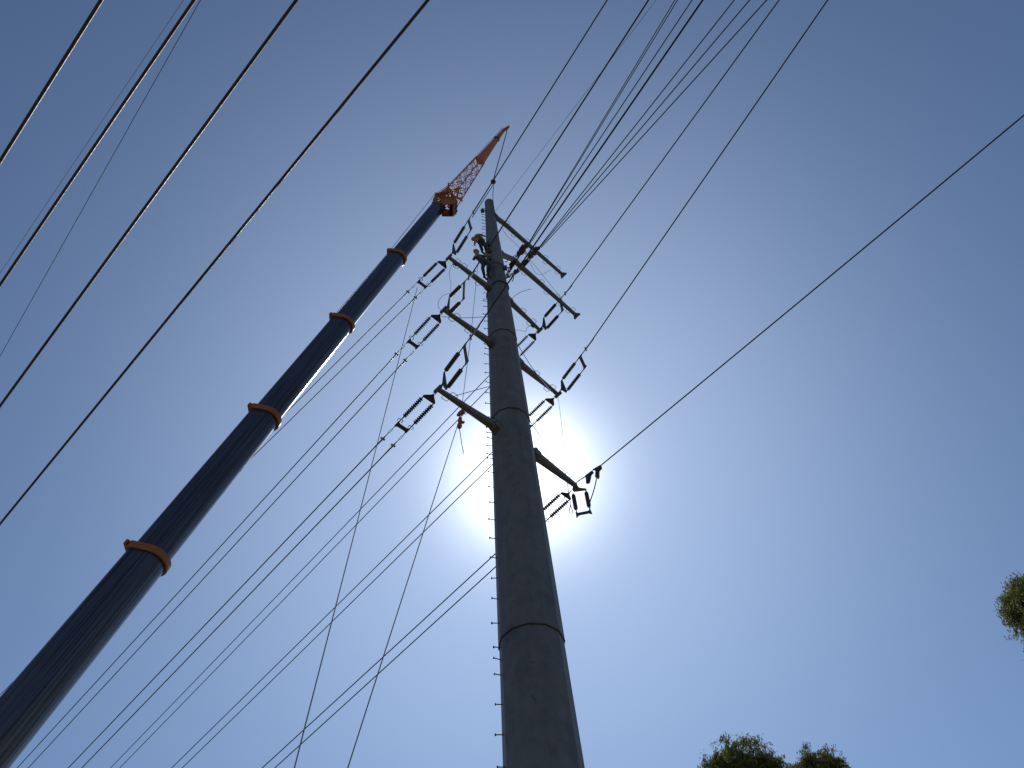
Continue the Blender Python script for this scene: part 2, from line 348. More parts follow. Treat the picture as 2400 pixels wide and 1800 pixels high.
# tension insulator sets ----------------------------------------------------
SHED_N = 11
def insulator_prof(L, r=0.078):
    pr = [(0, 0.018), (0.07, 0.018), (0.07, 0.026), (0.10, 0.026)]
    n = SHED_N; a, b = 0.12, L-0.12; st = (b-a)/(2*n)
    for i in range(2*n):
        c = a+st*(i+0.5); rr = r if i % 2 == 0 else r*0.42
        pr += [(c-st*0.40, 0.018), (c-st*0.16, rr), (c+st*0.16, rr*0.98), (c+st*0.40, 0.018)]
    return pr + [(L-0.10, 0.026), (L-0.07, 0.026), (L-0.07, 0.018), (L, 0.018)]
def tension_set(tip, az, el, label, link=0.28, yoke_l=0.22, yoke_w=0.22, string=1.15, horns=True, turnbuckle=True, tail=0.62, plate=True, group='twin insulator sets on the crossarm tips', upright=0.0):
    v = hdir(az)*math.cos(RAD(el)) + Vector((0, 0, math.sin(RAD(el)))); h = Vector((0, 0, 1)).cross(hdir(az)).normalized(); nn = v.cross(h).normalized()
    if upright: h = h*math.cos(RAD(upright)) + nn*math.sin(RAD(upright)); nn = v.cross(h).normalized()
    root = empty('insulator_set', tip, label, 'insulator', group)
    # shackle links
    p0 = tip + v*0.12; m = MB()
    m.tube([p0+v*0.16*0.5*(1-math.cos(t))+h*0.032*math.sin(t) for t in [i*2*math.pi/12 for i in range(13)]], 0.012, 6, False)
    m.tube([p0+v*(0.12+0.08*(1-math.cos(t)))+nn*0.03*math.sin(t) for t in [i*2*math.pi/12 for i in range(13)]], 0.012, 6, False)
    m.tube([tip, p0+v*0.01], 0.02, 6)
    m.part('shackle_link', 'fitting_steel', root)
    a = tip + v*link; e = a + v*yoke_l
    MB().prism([a-v*0.03-h*0.03, a-v*0.03+h*0.03, a+v*0.02+h*0.06, e+h*(yoke_w+0.01)-v*0.06, e+h*(yoke_w+0.04), e+h*(yoke_w)+v*0.03, e-h*(yoke_w)+v*0.03, e-h*(yoke_w+0.04), e-h*(yoke_w+0.01)-v*0.06, a+v*0.02-h*0.06], nn, 0.024).part('yoke_plate', 'fitting_steel', root)
    ends = []
    for k in (-1, 1):
        s0 = e + h*k*yoke_w
        ins = MB().lathe(s0, v, insulator_prof(string), 12).part('insulator', 'insulator_glaze', root)
        s1 = s0 + v*string
        if horns:
            q = MB()
            for kk in (-1, 1):
                q.tube([s1, s1+h*kk*0.06+v*0.01, s1+h*kk*0.10+v*0.06, s1+h*kk*0.085+v*0.1, s1+h*kk*0.06+v*0.105], 0.013, 6)
            q.part('arcing_horn', 'fitting_steel', root, ins)
        ends.append(s1)
    f0 = e + v*(string+0.16)
    if plate:
        w = yoke_w
        MB().prism([f0-h*(w+0.03)-v*0.05, f0-h*(w-0.03)-v*0.02, f0-h*(w-0.08)+v*0.01, f0+h*(w-0.08)+v*0.01, f0+h*(w-0.03)-v*0.02, f0+h*(w+0.03)-v*0.05, f0+h*(w+0.03)+v*0.17, f0+h*(w-0.03)+v*0.19, f0+h*(w-0.07)+v*0.15, f0-h*(w-0.07)+v*0.15, f0-h*(w-0.03)+v*0.19, f0-h*(w+0.03)+v*0.17], nn, 0.024).part('spacer_plate', 'plate_steel', root)
        for s1 in ends: MB().tube([s1, s1+v*0.12], 0.022, 6).part('ball_link', 'fitting_steel', root)
    clamps = []
    if turnbuckle:
        for k in (-1, 1):
            b0 = f0 + v*0.17 + h*k*yoke_w; q = MB()
            q.tube([b0, b0+v*0.14], [0.02, 0.012], 6)
            q.tube([b0+v*0.14+v*0.12*(1-math.cos(t))+h*0.026*math.sin(t) for t in [i*2*math.pi/14 for i in range(15)]], 0.010, 6, False)
            q.tube([b0+v*0.36, b0+v*(tail-0.08), b0+v*tail], [0.012, 0.02, 0.026], 6)
            q.part('turnbuckle', 'fitting_steel', root)
            c = b0+v*tail; q = MB().tube([c-v*0.03, c+v*0.06, c+v*0.5], [0.032, 0.034, 0.026], 8)
            q.box(c+v*0.05+nn*0.0, v, h, nn, 0.03, 0.085, 0.018)
            q.part('dead_end_clamp', 'clamp_aluminium', root)
            clamps.append(c+v*0.3)
    return root, v, h, clamps, f0
# the three sets on the left arms and the three on the right arms that carry the twin span leaving down-left
def span_el(tip, az, pix):
    n = Vector((0, 0, 1)).cross(hdir(az)); q = on_plane(pix[0], pix[1], tip, n); d = q-tip
    return math.degrees(math.atan2(d.z, d.dot(hdir(az)))), q
sets = {}
LEFT = [('L1', (640, 1010), 'twin insulators on the highest left crossarm, reaching down-left to the crane side'),
        ('L2', (53, 1800), 'twin insulators on the middle left crossarm, reaching down-left, with bright glinting clamps'),
        ('L3', (175, 1800), 'large twin insulators on the lowest left crossarm, reaching down-left'),
        ('RC', (270, 1800), 'twin insulators on the third right crossarm from the top, half hidden behind the pole'),
        ('RD', (414, 1800), 'twin insulators below the fourth right crossarm, running in behind the pole')]
for k, pix, lab in LEFT:
    el, q = span_el(TIP[k], LEFT_AZ, pix)
    r_, v, h, cl, f0 = tension_set(TIP[k], LEFT_AZ, el, lab); sets[k] = (v, h, cl)
names = {'L1': 'from the highest left crossarm, passing behind the crane boom', 'L2': 'from the middle left crossarm, second from the boom', 'L3': 'from the lowest left crossarm, third from the boom',
         'RC': 'leaving the pole edge just above the orange lever hoist', 'RD': 'crossing the sun glare left of the pole', 'RE': 'lowest of all left of the pole'}
for k in ('L1', 'L2', 'L3', 'RC', 'RD'):
    v, h, cl = sets[k]
    for c, w in zip(cl, ('lower', 'upper')):
        if k == 'L1': c2 = c + v*30
        wire('conductor', 'conductor_aluminium', f'{w} wire of the pair {names[k]}', 'power line', c, c+v*32, 0.022, 0.0, 95, 4000, 'twin conductors of the span leaving down-left')
# right-going single conductors held by twin insulators
RIGHT_SETS = [('L1', (1104, 515), (1423, 0), 'twin insulators on the highest left crossarm, reaching up beside the pole head', 'single wire rising from the highest left crossarm past the hook ball'),
              ('L2', (1109, 650), (1520, 0), 'twin insulators slung below the highest left crossarm, rising from the middle left arm', 'single wire rising from the middle left crossarm across the upper pole shaft'),
              ('L3', (1108, 795), (1647, 0), 'largest twin insulators, rising from the lowest left crossarm tip towards the pole', 'dark wire rising from the lowest left crossarm across the pole to the top edge'),
              ('RC', (1322, 698), (1826, 0), 'twin insulators on the third right crossarm, passing under the long bare arm', 'wire from the third right crossarm, second from the right at the top edge'),
              ('RD', (1370, 830), (1940, 0), 'twin insulators on the fourth right crossarm, standing clear to the right of the pole', 'wire from the fourth right crossarm, rightmost at the top edge')]
UPR = 104.0
def right_set(k, pa, pb, lab, lab2):
    az = RIGHT_AZ; t = TIP[k]; n = Vector((0, 0, 1)).cross(hdir(az))
    A = on_plane(pa[0], pa[1], t, n); B = on_plane(pb[0], pb[1], t, n)
    d = A-Vector((0, 0, 0.3))-t; el = math.degrees(math.atan2(d.z, d.dot(hdir(az))))
    root, v, h, cl, f0 = tension_set(t, az, el, lab, turnbuckle=False, horns=False, upright=UPR, yoke_w=0.34)
    c = f0+v*0.17 + (h if h.z > 0 else -h)*0.34
    q = MB().tube([c-v*0.02, c+v*0.14], [0.03, 0.02], 6)
    q.tube([c+v*0.14+v*0.06*(1-math.cos(t_))+h*0.03*math.sin(t_) for t_ in [i*2*math.pi/12 for i in range(13)]], 0.012, 6, False)
    q.tube([c+v*0.26, c+v*0.34, c+v*0.9], [0.02, 0.034, 0.026], 8); q.box(c+v*0.33, v, h, v.cross(h), 0.025, 0.1, 0.02)
    q.part('dead_end_clamp', 'clamp_aluminium', root)
    wire('conductor', 'conductor_aluminium', lab2, 'power line', c+v*0.5, on_plane(pb[0], pb[1], c, n), 0.024, 0.0, 60, 4000, 'single conductors of the span passing overhead')
for a in RIGHT_SETS: right_set(*a)

# lowest right arm: special assembly with a hanging pair and a tee-off wire
tE = TIP['RE']
elE, _ = span_el(tE, LEFT_AZ, (626, 1800))
nE = Vector((0, 0, 1)).cross(hdir(LEFT_AZ))
root, v, h, cl, f0 = tension_set(at_depth(1340, 1150, (tE-EYE).dot(FWD)-0.05), LEFT_AZ, elE, 'twin insulators at the lowest right crossarm, slanting down-left in the sun glare', link=0.16, yoke_l=0.16)
for c, w in zip(cl, ('lower', 'upper')):
    wire('conductor', 'conductor_aluminium', f'{w} wire of the pair {names["RE"]}', 'power line', c, c+v*32, 0.022, 0.0, 95, 4000, 'twin conductors of the span leaving down-left')
root = empty('jumper_support', tE, 'pair of hanging insulators joined by a plate under the lowest right crossarm tip', 'insulator')
dE = (tE-EYE).dot(FWD)
def eP(x, y, dz=0.0): return at_depth(x, y, dE+dz)
MB().prism([eP(1344, 1136), eP(1350, 1134), eP(1358, 1143), eP(1374, 1145), eP(1375, 1149), eP(1345, 1153), eP(1341, 1148)], FWD, 0.08).part('end_plate', 'galvanised_arm', root)
hang = {}
for nm, (x, y) in (('a', (1343, 1156)), ('b', (1373, 1150))):
    p = eP(x, y); L = 1.02; q = p-Vector((0, 0, L))
    MB().lathe(p, Vector((0, 0, -1)), [(0, .02), (.06, .02), (.08, .05), (.14, .075), (.78, .075), (.84, .05), (.88, .02), (L, .018)], 12).part('insulator', 'insulator_glaze', root); hang[nm] = q
pa, pb = hang['a'], hang['b']; dd = (pb-pa).normalized(); sdn = dd.cross(Vector((0, 0, 1))).normalized(); ppu = sdn.cross(dd)
MB().prism([pa-dd*0.03+ppu*0.04, pa+dd*0.06-ppu*0.02, pb-dd*0.06-ppu*0.02, pb+dd*0.03+ppu*0.04, pb+dd*0.05-ppu*0.2, pb-dd*0.07-ppu*0.13, pa+dd*0.07-ppu*0.13, pa-dd*0.05-ppu*0.24], sdn, 0.04).part('bottom_plate', 'fitting_steel', root)
# compression dead ends of the tee-off wire
vt = hdir(TEE_AZ); nT = Vector((0, 0, 1)).cross(vt)
def tP(x, y): return on_plane(x, y, tE, nT)
te = empty('dead_end_fitting', tP(1375, 1118), 'dark ribbed dead-end clamps on the wire right of the lowest crossarm', 'clamp')
up_ = Vector((0, 0, 1))
for pts in (((1372, 1116), (1388, 1104), (1391, 1107), (1386, 1112), (1383, 1117), (1380, 1130), (1375, 1134), (1374, 1120)), ((1390, 1101), (1408, 1091), (1410, 1096), (1407, 1101), (1402, 1105), (1402, 1119), (1396, 1119), (1397, 1104))):
    w = [tP(*p) for p in pts]; b = MB().prism(w, nT, 0.075).part('clamp_body', 'fitting_steel', te)
    for i in range(4):
        c = w[4].lerp(w[5], 0.15+0.27*i); MB().box(c, (w[4]-w[6]).normalized(), nT, up_, 0.05, 0.05, 0.012).part('bolt', 'fitting_steel', te, b)
MB().tube([tP(1388, 1105), tP(1391, 1101)], 0.018, 6).part('link', 'fitting_steel', te)
MB().tube([tP(1349, 1133), tP(1360, 1123), tP(1373, 1116)], 0.013, 6).tube([tP(1349, 1133), tP(1361, 1125), tP(1373, 1117)], 0.011, 6).part('link', 'fitting_steel', te)
wire('conductor', 'conductor_aluminium', 'single dark wire rising to the right edge from the lowest right crossarm', 'power line', tP(1407, 1092), tP(2400, 270), 0.022, 0.0, 60, 1400)
MB().tube([tP(1399, 1118), tP(1396, 1133), tP(1390, 1155), tP(1383, 1175), hang['b']+Vector((0.02, 0, 0.12))], 0.02, 8).thing('jumper_wire', 'conductor_aluminium', 'short jumper wire curving from the ribbed clamps down to the hanging insulator', 'wire')
MB().tube([eP(1330, 1133), eP(1332, 1150), eP(1336, 1176), eP(1337, 1184), eP(1334, 1195), eP(1336, 1203), eP(1341, 1203), eP(1342, 1197), eP(1338, 1188), eP(1336, 1178)], 0.014, 6).thing('rope_loop', 'fibre_rope', 'small rope loop dangling under the lowest right crossarm', 'rope')

# shield wire from the pole head
nS = Vector((0, 0, 1)).cross(hdir(RIGHT_AZ))
pS = AXIS.copy()
wire('shield_wire', 'thin_wire', 'very thin wire rising from the pole head to the top edge', 'wire', on_plane(1160, 496, pS, nS), on_plane(1538, 0, pS, nS), 0.008, 0.0, 40, 1400)

# temporary pulling tackles from the shaft to the wires being strung
def tack(x, y, off=0.0): return on_plane(x, y, pS+hdir(RIGHT_AZ+90)*off, nS)
groups = [((1237, 573), [(1582, 0), (1588, 0), (1622, 0)], 0.15, 'wires held by the tackle under the topmost bare arm'), ((1264, 579), [(1721, 0), (1757, 0), (1797, 0)], 0.6, 'wires held by the tackle crossing both bare arms')]
wl = [['leftmost of the three thin wires gathered at the upper orange tackle', 'middle of the three thin wires gathered at the upper orange tackle', 'rightmost of the three thin wires gathered at the upper orange tackle'],
      ['leftmost of the three wires gathered at the lower brown tackle', 'middle of the three wires gathered at the lower brown tackle', 'rightmost of the three wires gathered at the lower brown tackle']]
for gi, (g0, ex, off, gname) in enumerate(groups):
    for i, e in enumerate(ex):
        a = tack(g0[0]+(0, 1, 3)[i]*(1+gi*0.5), g0[1]+(0, 1, 2)[i]*0.5, off)
        wire('pulling_wire', 'conductor_aluminium', wl[gi][i], 'power line', a, tack(e[0], e[1], off), 0.018 if gi == 0 and i < 2 else 0.021, 0.0, 50, 1400, gname)
def tackle(name, label, pix, off, bodies, straps):
    pts = [tack(x, y, off) for x, y in pix]; root = empty(name, pts[0], label, 'hoist')
    d = (pts[-1]-pts[0]).normalized(); x, y = frame_of(d)
    for k in range(4):   # falls of rope twisting along the tackle
        q = []
        for i in range(25):
            f = i/24*(len(pts)-1); j = min(int(f), len(pts)-2); c = pts[j].lerp(pts[j+1], f-j)
            a = k*math.pi/2 + i*0.35; rr = 0.07*math.sin(math.pi*min(1, i/24+0.08))+0.015
            q.append(c + (x*math.cos(a)+y*math.sin(a))*rr)
        MB().tube(q, 0.022, 6).part('rope_fall', 'web_sling' if k % 2 else 'fitting_steel', root)
    for (f, L, r, m) in bodies:
        F_ = f*(len(pts)-1); j = min(int(F_), len(pts)-2); c = pts[j].lerp(pts[j+1], F_-j)
        b = MB().lathe(c-d*L/2, d, [(0, r*.4), (L*.12, r*.9), (L*.3, r), (L*.55, r*.75), (L*.7, r*1.05), (L*.9, r*.7), (L, r*.3)], 9, False).part('hoist_body', m, root)
        MB().box(c+x*r*1.1, d, x, y, L*0.2, 0.05, 0.045).part('hand_wheel', 'fitting_steel', root, b)
    for a, b2 in straps:
        MB().tube([tack(*a, off), tack((a[0]+b2[0])/2+1, (a[1]+b2[1])/2+2, off), tack(*b2, off)], 0.02, 6).part('sling', 'web_sling', root)
    return root
tackle('pulling_tackle', 'orange and brown rope tackle running from the pole to the topmost bare arm', [(1187, 646), (1203, 617), (1216, 597), (1237, 573)], 0.15, [(0.86, 0.75, 0.12, 'hoist_orange'), (0.72, 0.4, 0.09, 'crane_dark'), (0.3, 0.5, 0.08, 'web_sling')], [((1202, 602), (1220, 585)), ((1184, 613), (1190, 609)), ((1230, 586), (1236, 597))])
tackle('pulling_tackle', 'thick brown rope tackle crossing below both bare arms to the gathered wires', [(1184, 652), (1206, 641), (1224, 625), (1240, 606), (1254, 590), (1264, 579)], 0.6, [(0.9, 0.5, 0.085, 'web_sling'), (0.72, 0.7, 0.13, 'hoist_orange'), (0.5, 0.5, 0.1, 'web_sling'), (0.25, 0.4, 0.07, 'crane_dark')], [((1206, 641), (1188, 664)), ((1204, 645), (1200, 660))])
# chain wrapped round the shaft
zc = solve_z(0, PY-0.45, 664); rr = prad(zc)+0.03
MB().tube([Vector((math.cos(a)*rr, PY+math.sin(a)*rr, zc+0.10*math.sin(3*a)+0.35*math.cos(a))) for a in [RAD(150+i*12) for i in range(21)]], 0.035, 7).thing('anchor_chain', 'fitting_steel', 'dark chain wrapped round the pole shaft just below the two workers', 'chain')

# ------------------------------------------------------------------ four overhead distribution cables on the left (stranded)
def stranded(label, pa, pb, z, r, group):
    A = at_z(pa[0], pa[1], z); B = at_z(pb[0], pb[1], z); d = (B-A).normalized(); L = (B-A).length
    x, y = frame_of(d); rg = []; n = 21; lay = 0.42
    s0, s1 = -6.0, L+14.0; st = 0.035; cnt = int((s1-s0)/st)
    for i in range(cnt+1):
        s = s0+st*i; c = A+d*s; ph = 2*math.pi*s/lay
        zz = (s*(s-L))/(2*600); c = c+Vector((0, 0, zz)); q = []
        for k in range(n):
            a = 2*math.pi*k/n; rr = r*(0.90+0.10*abs(math.cos(3.5*(a-ph)))); q.append(c+(x*math.cos(a)+y*math.sin(a))*rr)
        rg.append(q)
    m = MB().rings(rg, True, True)
    return m.thing('overhead_cable', 'cable_aluminium', label, 'power line', group, base=A)
GC = 'stranded cables crossing the upper left sky'
stranded('thick stranded cable across the top left corner of the sky', (237, 0), (0, 378), 10, 0.0185, GC)
stranded('second thick stranded cable from the top left corner, glinting along its lower edge', (455, 0), (0, 668), 10, 0.0165, GC)
stranded('third thick stranded cable from the top left corner', (695, 0), (0, 952), 10, 0.0172, GC)
stranded('fourth and longest stranded cable, nearest the crane boom', (1003, 0), (0, 1228), 10, 0.016, GC)
wire('thin_wire', 'thin_wire', 'hair-thin wire between the second and third cables at upper left', 'wire', at_z(470, 0, 14), at_z(0, 835, 14), 0.005, 8, 25, 900)
wire('thin_wire', 'thin_wire', 'faint hair-thin wire between the first and second cables at upper left', 'wire', at_z(430, 0, 14), at_z(0, 640, 14), 0.003, 8, 25, 900)

# ------------------------------------------------------------------ crane
UNIT, K0 = 6.14, 3.93
CP = [at_depth(x, y, (K0+i)*UNIT) for i, (x, y) in enumerate(((353, 1310), (621, 977), (800, 758), (929, 603), (1028, 487)))]
c_dir = (CP[4]-CP[0]).normalized(); L_SEC = (CP[4]-CP[0]).length/4
CP = [CP[0]+c_dir*L_SEC*i for i in range(5)]
bt = MATS['boom_paint'].node_tree; bb = bt.nodes['Principled BSDF']; bn_ = [x for x in bt.nodes if x.type == 'TEX_NOISE'][0]; bn_.inputs['Scale'].default_value = 2.4
for sock, lo_, hi_ in (('Specular IOR Level', 0.3, 0.8), ('Roughness', 0.22, 0.36), ('Coat Weight', 0.05, 0.4)):
    mr_ = bt.nodes.new('ShaderNodeMapRange'); mr_.inputs['From Min'].default_value = 0.36; mr_.inputs['From Max'].default_value = 0.64; mr_.inputs['To Min'].default_value = lo_; mr_.inputs['To Max'].default_value = hi_
    bt.links.new(bn_.outputs['Fac'], mr_.inputs[0]); bt.links.new(mr_.outputs[0], bb.inputs[sock])
for n_ in MATS['boom_paint'].node_tree.nodes:      # paint streaks run along the boom
    if n_.type == 'MAPPING':
        n_.vector_type = 'TEXTURE'; n_.inputs['Rotation'].default_value = c_dir.to_track_quat('Z', 'Y').to_euler(); n_.inputs['Scale'].default_value = (0.12, 0.12, 9.0)
foot = CP[0] - c_dir*((CP[0].z-2.6)/c_dir.z)
crane = empty('mobile_crane', Vector((foot.x-1.0, foot.y, 0)), 'tall telescopic crane with dark blue boom, orange collars and orange lattice jib', 'crane')
hz = Vector((c_dir.x, c_dir.y, 0)).normalized(); b_side = Vector((0, 0, 1)).cross(hz).normalized(); b_down = c_dir.cross(b_side).normalized()
if b_down.z > 0: b_down = -b_down
def boom_ring(c, w, hgt, grow=0.0):
    """flat-topped, round-bellied boom cross-section"""
    a, bq = w/2+grow, hgt/2+grow; q = []
    prof = [(-0.86, -1.0), (0.86, -1.0), (1.0, -0.84), (1.0, 0.18)]
    prof += [(math.cos(t), 0.18+0.82*math.sin(t)) for t in [RAD(15*i) for i in range(1, 12)]] + [(-1.0, 0.18), (-1.0, -0.84)]
    return [c + b_side*(u*a) + b_down*(v*bq) for u, v in prof]
WS = [0.99, 0.90, 0.82, 0.745, 0.675]; starts = [foot]+CP[:4]; ends_ = CP
for i in range(5):
    w = WS[i]; s = starts[i] - c_dir*(0.6 if i else 0.0); e = ends_[i]
    cnt = 10; m = MB().rings([boom_ring(s.lerp(e, k/cnt), w, w*1.12) for k in range(cnt+1)], True, True)
    # keep the plate folds crisp
    o = m.part('boom_section', 'boom_paint', crane)
    for p in o.data.polygons: p.use_smooth = True
    o.data.set_sharp_from_angle(angle=RAD(20))
    if i < 4:
        c = e
        q = MB(); q.rings([boom_ring(c-c_dir*0.16, w, w*1.12, 0.004), boom_ring(c-c_dir*0.16, w, w*1.12, 0.07), boom_ring(c-c_dir*0.12, w, w*1.12, 0.085), boom_ring(c+c_dir*0.07, w, w*1.12, 0.085), boom_ring(c+c_dir*0.10, w, w*1.12, 0.004)], False, False)
        q.box(c-b_down*(w*0.56+0.10)-c_dir*0.03, c_dir, b_side, b_down, 0.09, w*0.60, 0.045)
        q.part('collar', 'crane_orange', crane)
# boom head: orange sheave block, adaptor frame and lattice jib
tipc = CP[4]
def jP(x, y, d): return at_depth(x, y, d)
dT = (tipc-EYE).dot(FWD)
hd = MB().rings([boom_ring(tipc-c_dir*0.12, 0.68, 0.77, 0.02), boom_ring(tipc+c_dir*0.10, 0.68, 0.77, 0.03)], True, False)
for k in (-1, 1):
    o_ = b_side*k*0.38
    hd.prism([p+o_ for p in (tipc+b_down*0.30-c_dir*0.30, tipc+b_down*0.85-c_dir*0.12, tipc+b_down*1.05+c_dir*0.35, tipc+b_down*0.85+c_dir*0.8, tipc+b_down*0.25+c_dir*0.75, tipc+b_down*0.1+c_dir*0.3)], b_side, 0.05)
    hd.prism([p+o_ for p in (tipc-b_down*0.1+c_dir*0.1, tipc-b_down*0.42+c_dir*0.1, tipc-b_down*0.5+c_dir*0.75, tipc-b_down*0.3+c_dir*0.85)], b_side, 0.05)
    hd.tube([tipc-b_down*0.4+c_dir*0.8+o_, tipc+b_down*0.6+c_dir*0.78+o_], 0.05, 6).tube([tipc-b_down*0.35+c_dir*0.15+o_, tipc+b_down*0.25+c_dir*0.75+o_], 0.045, 6)
hd.box(tipc+b_down*0.95+c_dir*0.2, b_side, c_dir, b_down, 0.4, 0.3, 0.03)
head = hd.part('boom_head', 'crane_orange', crane)
for f in (0.25, 0.55, 0.85):
    c = tipc+b_down*0.82+c_dir*(0.1+f*0.5); MB().lathe(c-b_side*0.34, b_side, [(0, .2), (.06, .25), (.08, .2), (.3, .2), (.32, .25), (.38, .2), (.6, .2), (.62, .25), (.68, .2)], 14, False).part('sheave', 'crane_dark', crane, head)
J0 = jP(1068, 450, dT+1.2); J2 = jP(1181, 304, 53.8); J1 = J0.lerp(J2, 0.50)
jd = (J2-J0).normalized(); js = jd.cross((J0-EYE).normalized()).normalized(); ju = js.cross(jd)
def jchords(f, r):
    c = J0.lerp(J2, f); return [c+js*r, c+ju*r, c-js*r, c-ju*r]
# adaptor frame between the boom head and the jib
ad_ = MB(); base_pts = [tipc+c_dir*0.7+b_side*0.4, tipc+c_dir*0.7-b_side*0.4, tipc+c_dir*0.9+b_down*0.8+b_side*0.3, tipc+c_dir*0.9+b_down*0.8-b_side*0.3, tipc+c_dir*0.9-b_down*0.5+b_side*0.3, tipc+c_dir*0.9-b_down*0.5-b_side*0.3]
jc0 = jchords(0.0, 0.56)
lug = jP(1021, 456, dT+0.6); topk = jP(1050, 446, dT+1.0)
for a in base_pts[:6]:
    for b in jc0: ad_.tube([a, b], 0.034, 6)
ad_.part('jib_adaptor', 'jib_orange', crane)
am = MB().beam(topk, lug, 0.16, 0.14, 0.1, 0.1)
for k in (-1, 1):
    o_ = b_side*k*0.22
    for q0, q1, r_ in ((topk, jc0[2], 0.05), (topk, jc0[0], 0.05), (topk, tipc-b_down*0.4+c_dir*0.75, 0.06), (lug, tipc-b_down*0.35+c_dir*0.4, 0.05), (jP(1036, 453, dT+0.8), tipc+c_dir*0.7, 0.06), (jP(1036, 453, dT+0.8), tipc-b_down*0.45+c_dir*0.7, 0.05), (topk, tipc+b_down*0.4+c_dir*0.75, 0.05)):
        am.tube([q0+o_*0.5, q1+o_], r_, 6)
am.box(jP(1040, 458, dT+0.7), c_dir, b_side, b_down, 0.16, 0.28, 0.14)
am.part('jib_stay_arm', 'jib_orange', crane)
jib = MB()
for k in range(4): jib.tube([jchords(-0.05, 0.575)[k], jchords(0.50, 0.31)[k]], 0.04, 7)
jib_o = jib.part('jib_chords', 'jib_orange', crane)
nb = 8
for i in range(nb):
    f0_, f1_ = 0.50*i/nb, 0.50*(i+1)/nb; r0_, r1_ = 0.55-0.24*i/nb, 0.55-0.24*(i+1)/nb
    A, B = jchords(f0_, r0_), jchords(f1_, r1_)
    for k in range(4):
        q = MB().tube([A[k], B[(k+1) % 4]] if i % 2 else [A[(k+1) % 4], B[k]], 0.018, 5).tube([A[k], A[(k+1) % 4]], 0.016, 5)
        q.part('lattice_brace', 'jib_orange', crane, jib_o)
# solid box tip of the jib
def sq(f, r): return jchords(f, r)
jb = MB().rings([sq(0.47, 0.30), sq(0.50, 0.33), sq(0.53, 0.30), sq(0.86, 0.155), sq(1.0, 0.10)], True, False)
jb.part('jib_tip_box', 'jib_orange', crane)
MB().rings([sq(0.83, 0.2), sq(0.855, 0.2)], True, False).part('jib_rope_guide', 'crane_dark', crane)
JT = jP(1191, 298, 53.9)
MB().beam(J2-jd*0.1, JT, 0.2, 0.2, 0.14, 0.14).lathe(JT-js*0.08, js, [(0, .1), (.16, .1)], 12, False).part('jib_head', 'jib_orange', crane)
# lattice plates, the bright light on them put into their white colour
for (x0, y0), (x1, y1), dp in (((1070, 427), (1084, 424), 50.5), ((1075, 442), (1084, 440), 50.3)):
    MB().beam(jP(x0, y0, dp), jP(x1, y1, dp), 0.10, 0.05).part('lattice_plate', 'lit_plate_white', crane, jib_o)
# hoist rope along the boom and over the jib
SGN = -1 if js.dot(RIGHT) > 0 else 1
hp = [J2+js*SGN*0.14+jd*0.1, J0.lerp(J2, 0.5)+js*SGN*0.36, J0+js*SGN*0.62, lug+Vector((-0.05, 0, 0.1)), CP[3]-b_down*0.75+b_side*0.1, CP[1]-b_down*0.72, foot-b_down*0.8]
MB().tube(hp, 0.016, 6).part('hoist_rope', 'wire_rope', crane)
# carrier under the boom (outside the picture)
cz = crane.location
ex = hz; ey = b_side; ez = Vector((0, 0, 1)); cb = Vector((foot.x-1.0, foot.y, 0))
MB().box(cb+ez*1.15, ex, ey, ez, 5.6, 1.25, 0.32).part('carrier', 'crane_dark', crane)
MB().lathe(cb+ez*1.45, ez, [(0, 1.2), (0.35, 1.2)], 24, False).part('turntable', 'crane_dark', crane)
MB().box(cb+ez*2.35-ex*1.2, ex, ey, ez, 2.2, 1.2, 0.55).part('counterweight', 'crane_orange', crane)
cabp = [(-0.7, 0), (0.9, 0), (0.9, 0.7), (0.3, 1.5), (-0.7, 1.5)]
MB().prism([cb+ey*1.0+ex*(u+0.9)+ez*(1.8+v_) for u, v_ in cabp], ey, 0.9).part('cab', 'crane_orange', crane)
MB().prism([cb+ex*(u*1.1+4.8)+ez*(1.45+v_*1.1) for u, v_ in cabp], ey, 2.3).part('driver_cab', 'crane_orange', crane)
for i in range(4):
    for k in (-1, 1):
        MB().lathe(cb+ex*(-4.2+i*2.5)+ey*(k*1.25-0.17)+ez*0.6, ey, [(0, .3), (0, .5), (.05, .6), (.29, .6), (.34, .5), (.34, .3)], 20, False).part('wheel', 'tyre_rubber', crane)

# hook ball hanging from the jib by its own rope
hb = at_depth(1156, 426, 46.8)
MB().tube([JT-Vector((0.05, 0, 0.12)), at_depth(1187, 312, 53.6), hb+Vector((0.02, 0, 0.3))], [0.03, 0.03, 0.03], 6).thing('hoist_line', 'wire_rope', 'thin hoist line running from the jib tip down to the hook ball', 'rope')
ball = empty('hook_ball', hb, 'dark round headache ball hanging just above the pole head', 'hook')
MB().ball(hb, 0.155, 18, 12, Vector((0, 0, 1)), 1.12).part('ball', 'crane_dark', ball)
MB().tube([hb+Vector((0, 0, 0.15)), hb+Vector((0, 0, 0.3))], 0.04, 8).part('swivel', 'fitting_steel', ball)
MB().tube([hb-Vector((0, 0, 0.16))+Vector((0.07*math.sin(t), 0, -0.16+0.0*t-0.09*math.cos(t))) for t in [RAD(-200+i*24) for i in range(13)]], 0.02, 6).tube([hb-Vector((0, 0, 0.14)), hb-Vector((0, 0, 0.24))], 0.025, 6).part('hook', 'fitting_steel', ball)
hk = hb-Vector((0, 0, 0.4))
nR = Vector((0, 0, 1)).cross(hdir(RIGHT_AZ))
MB().tube([hk, on_plane(1132, 470, TIP['L1'], nR).lerp(hk, 0.3), on_plane(1107, 509, TIP['L1'], nR)], 0.02, 6).thing('lifting_sling', 'fibre_rope', 'pale sling from the hook ball down to the clamp beside the highest left crossarm', 'rope')
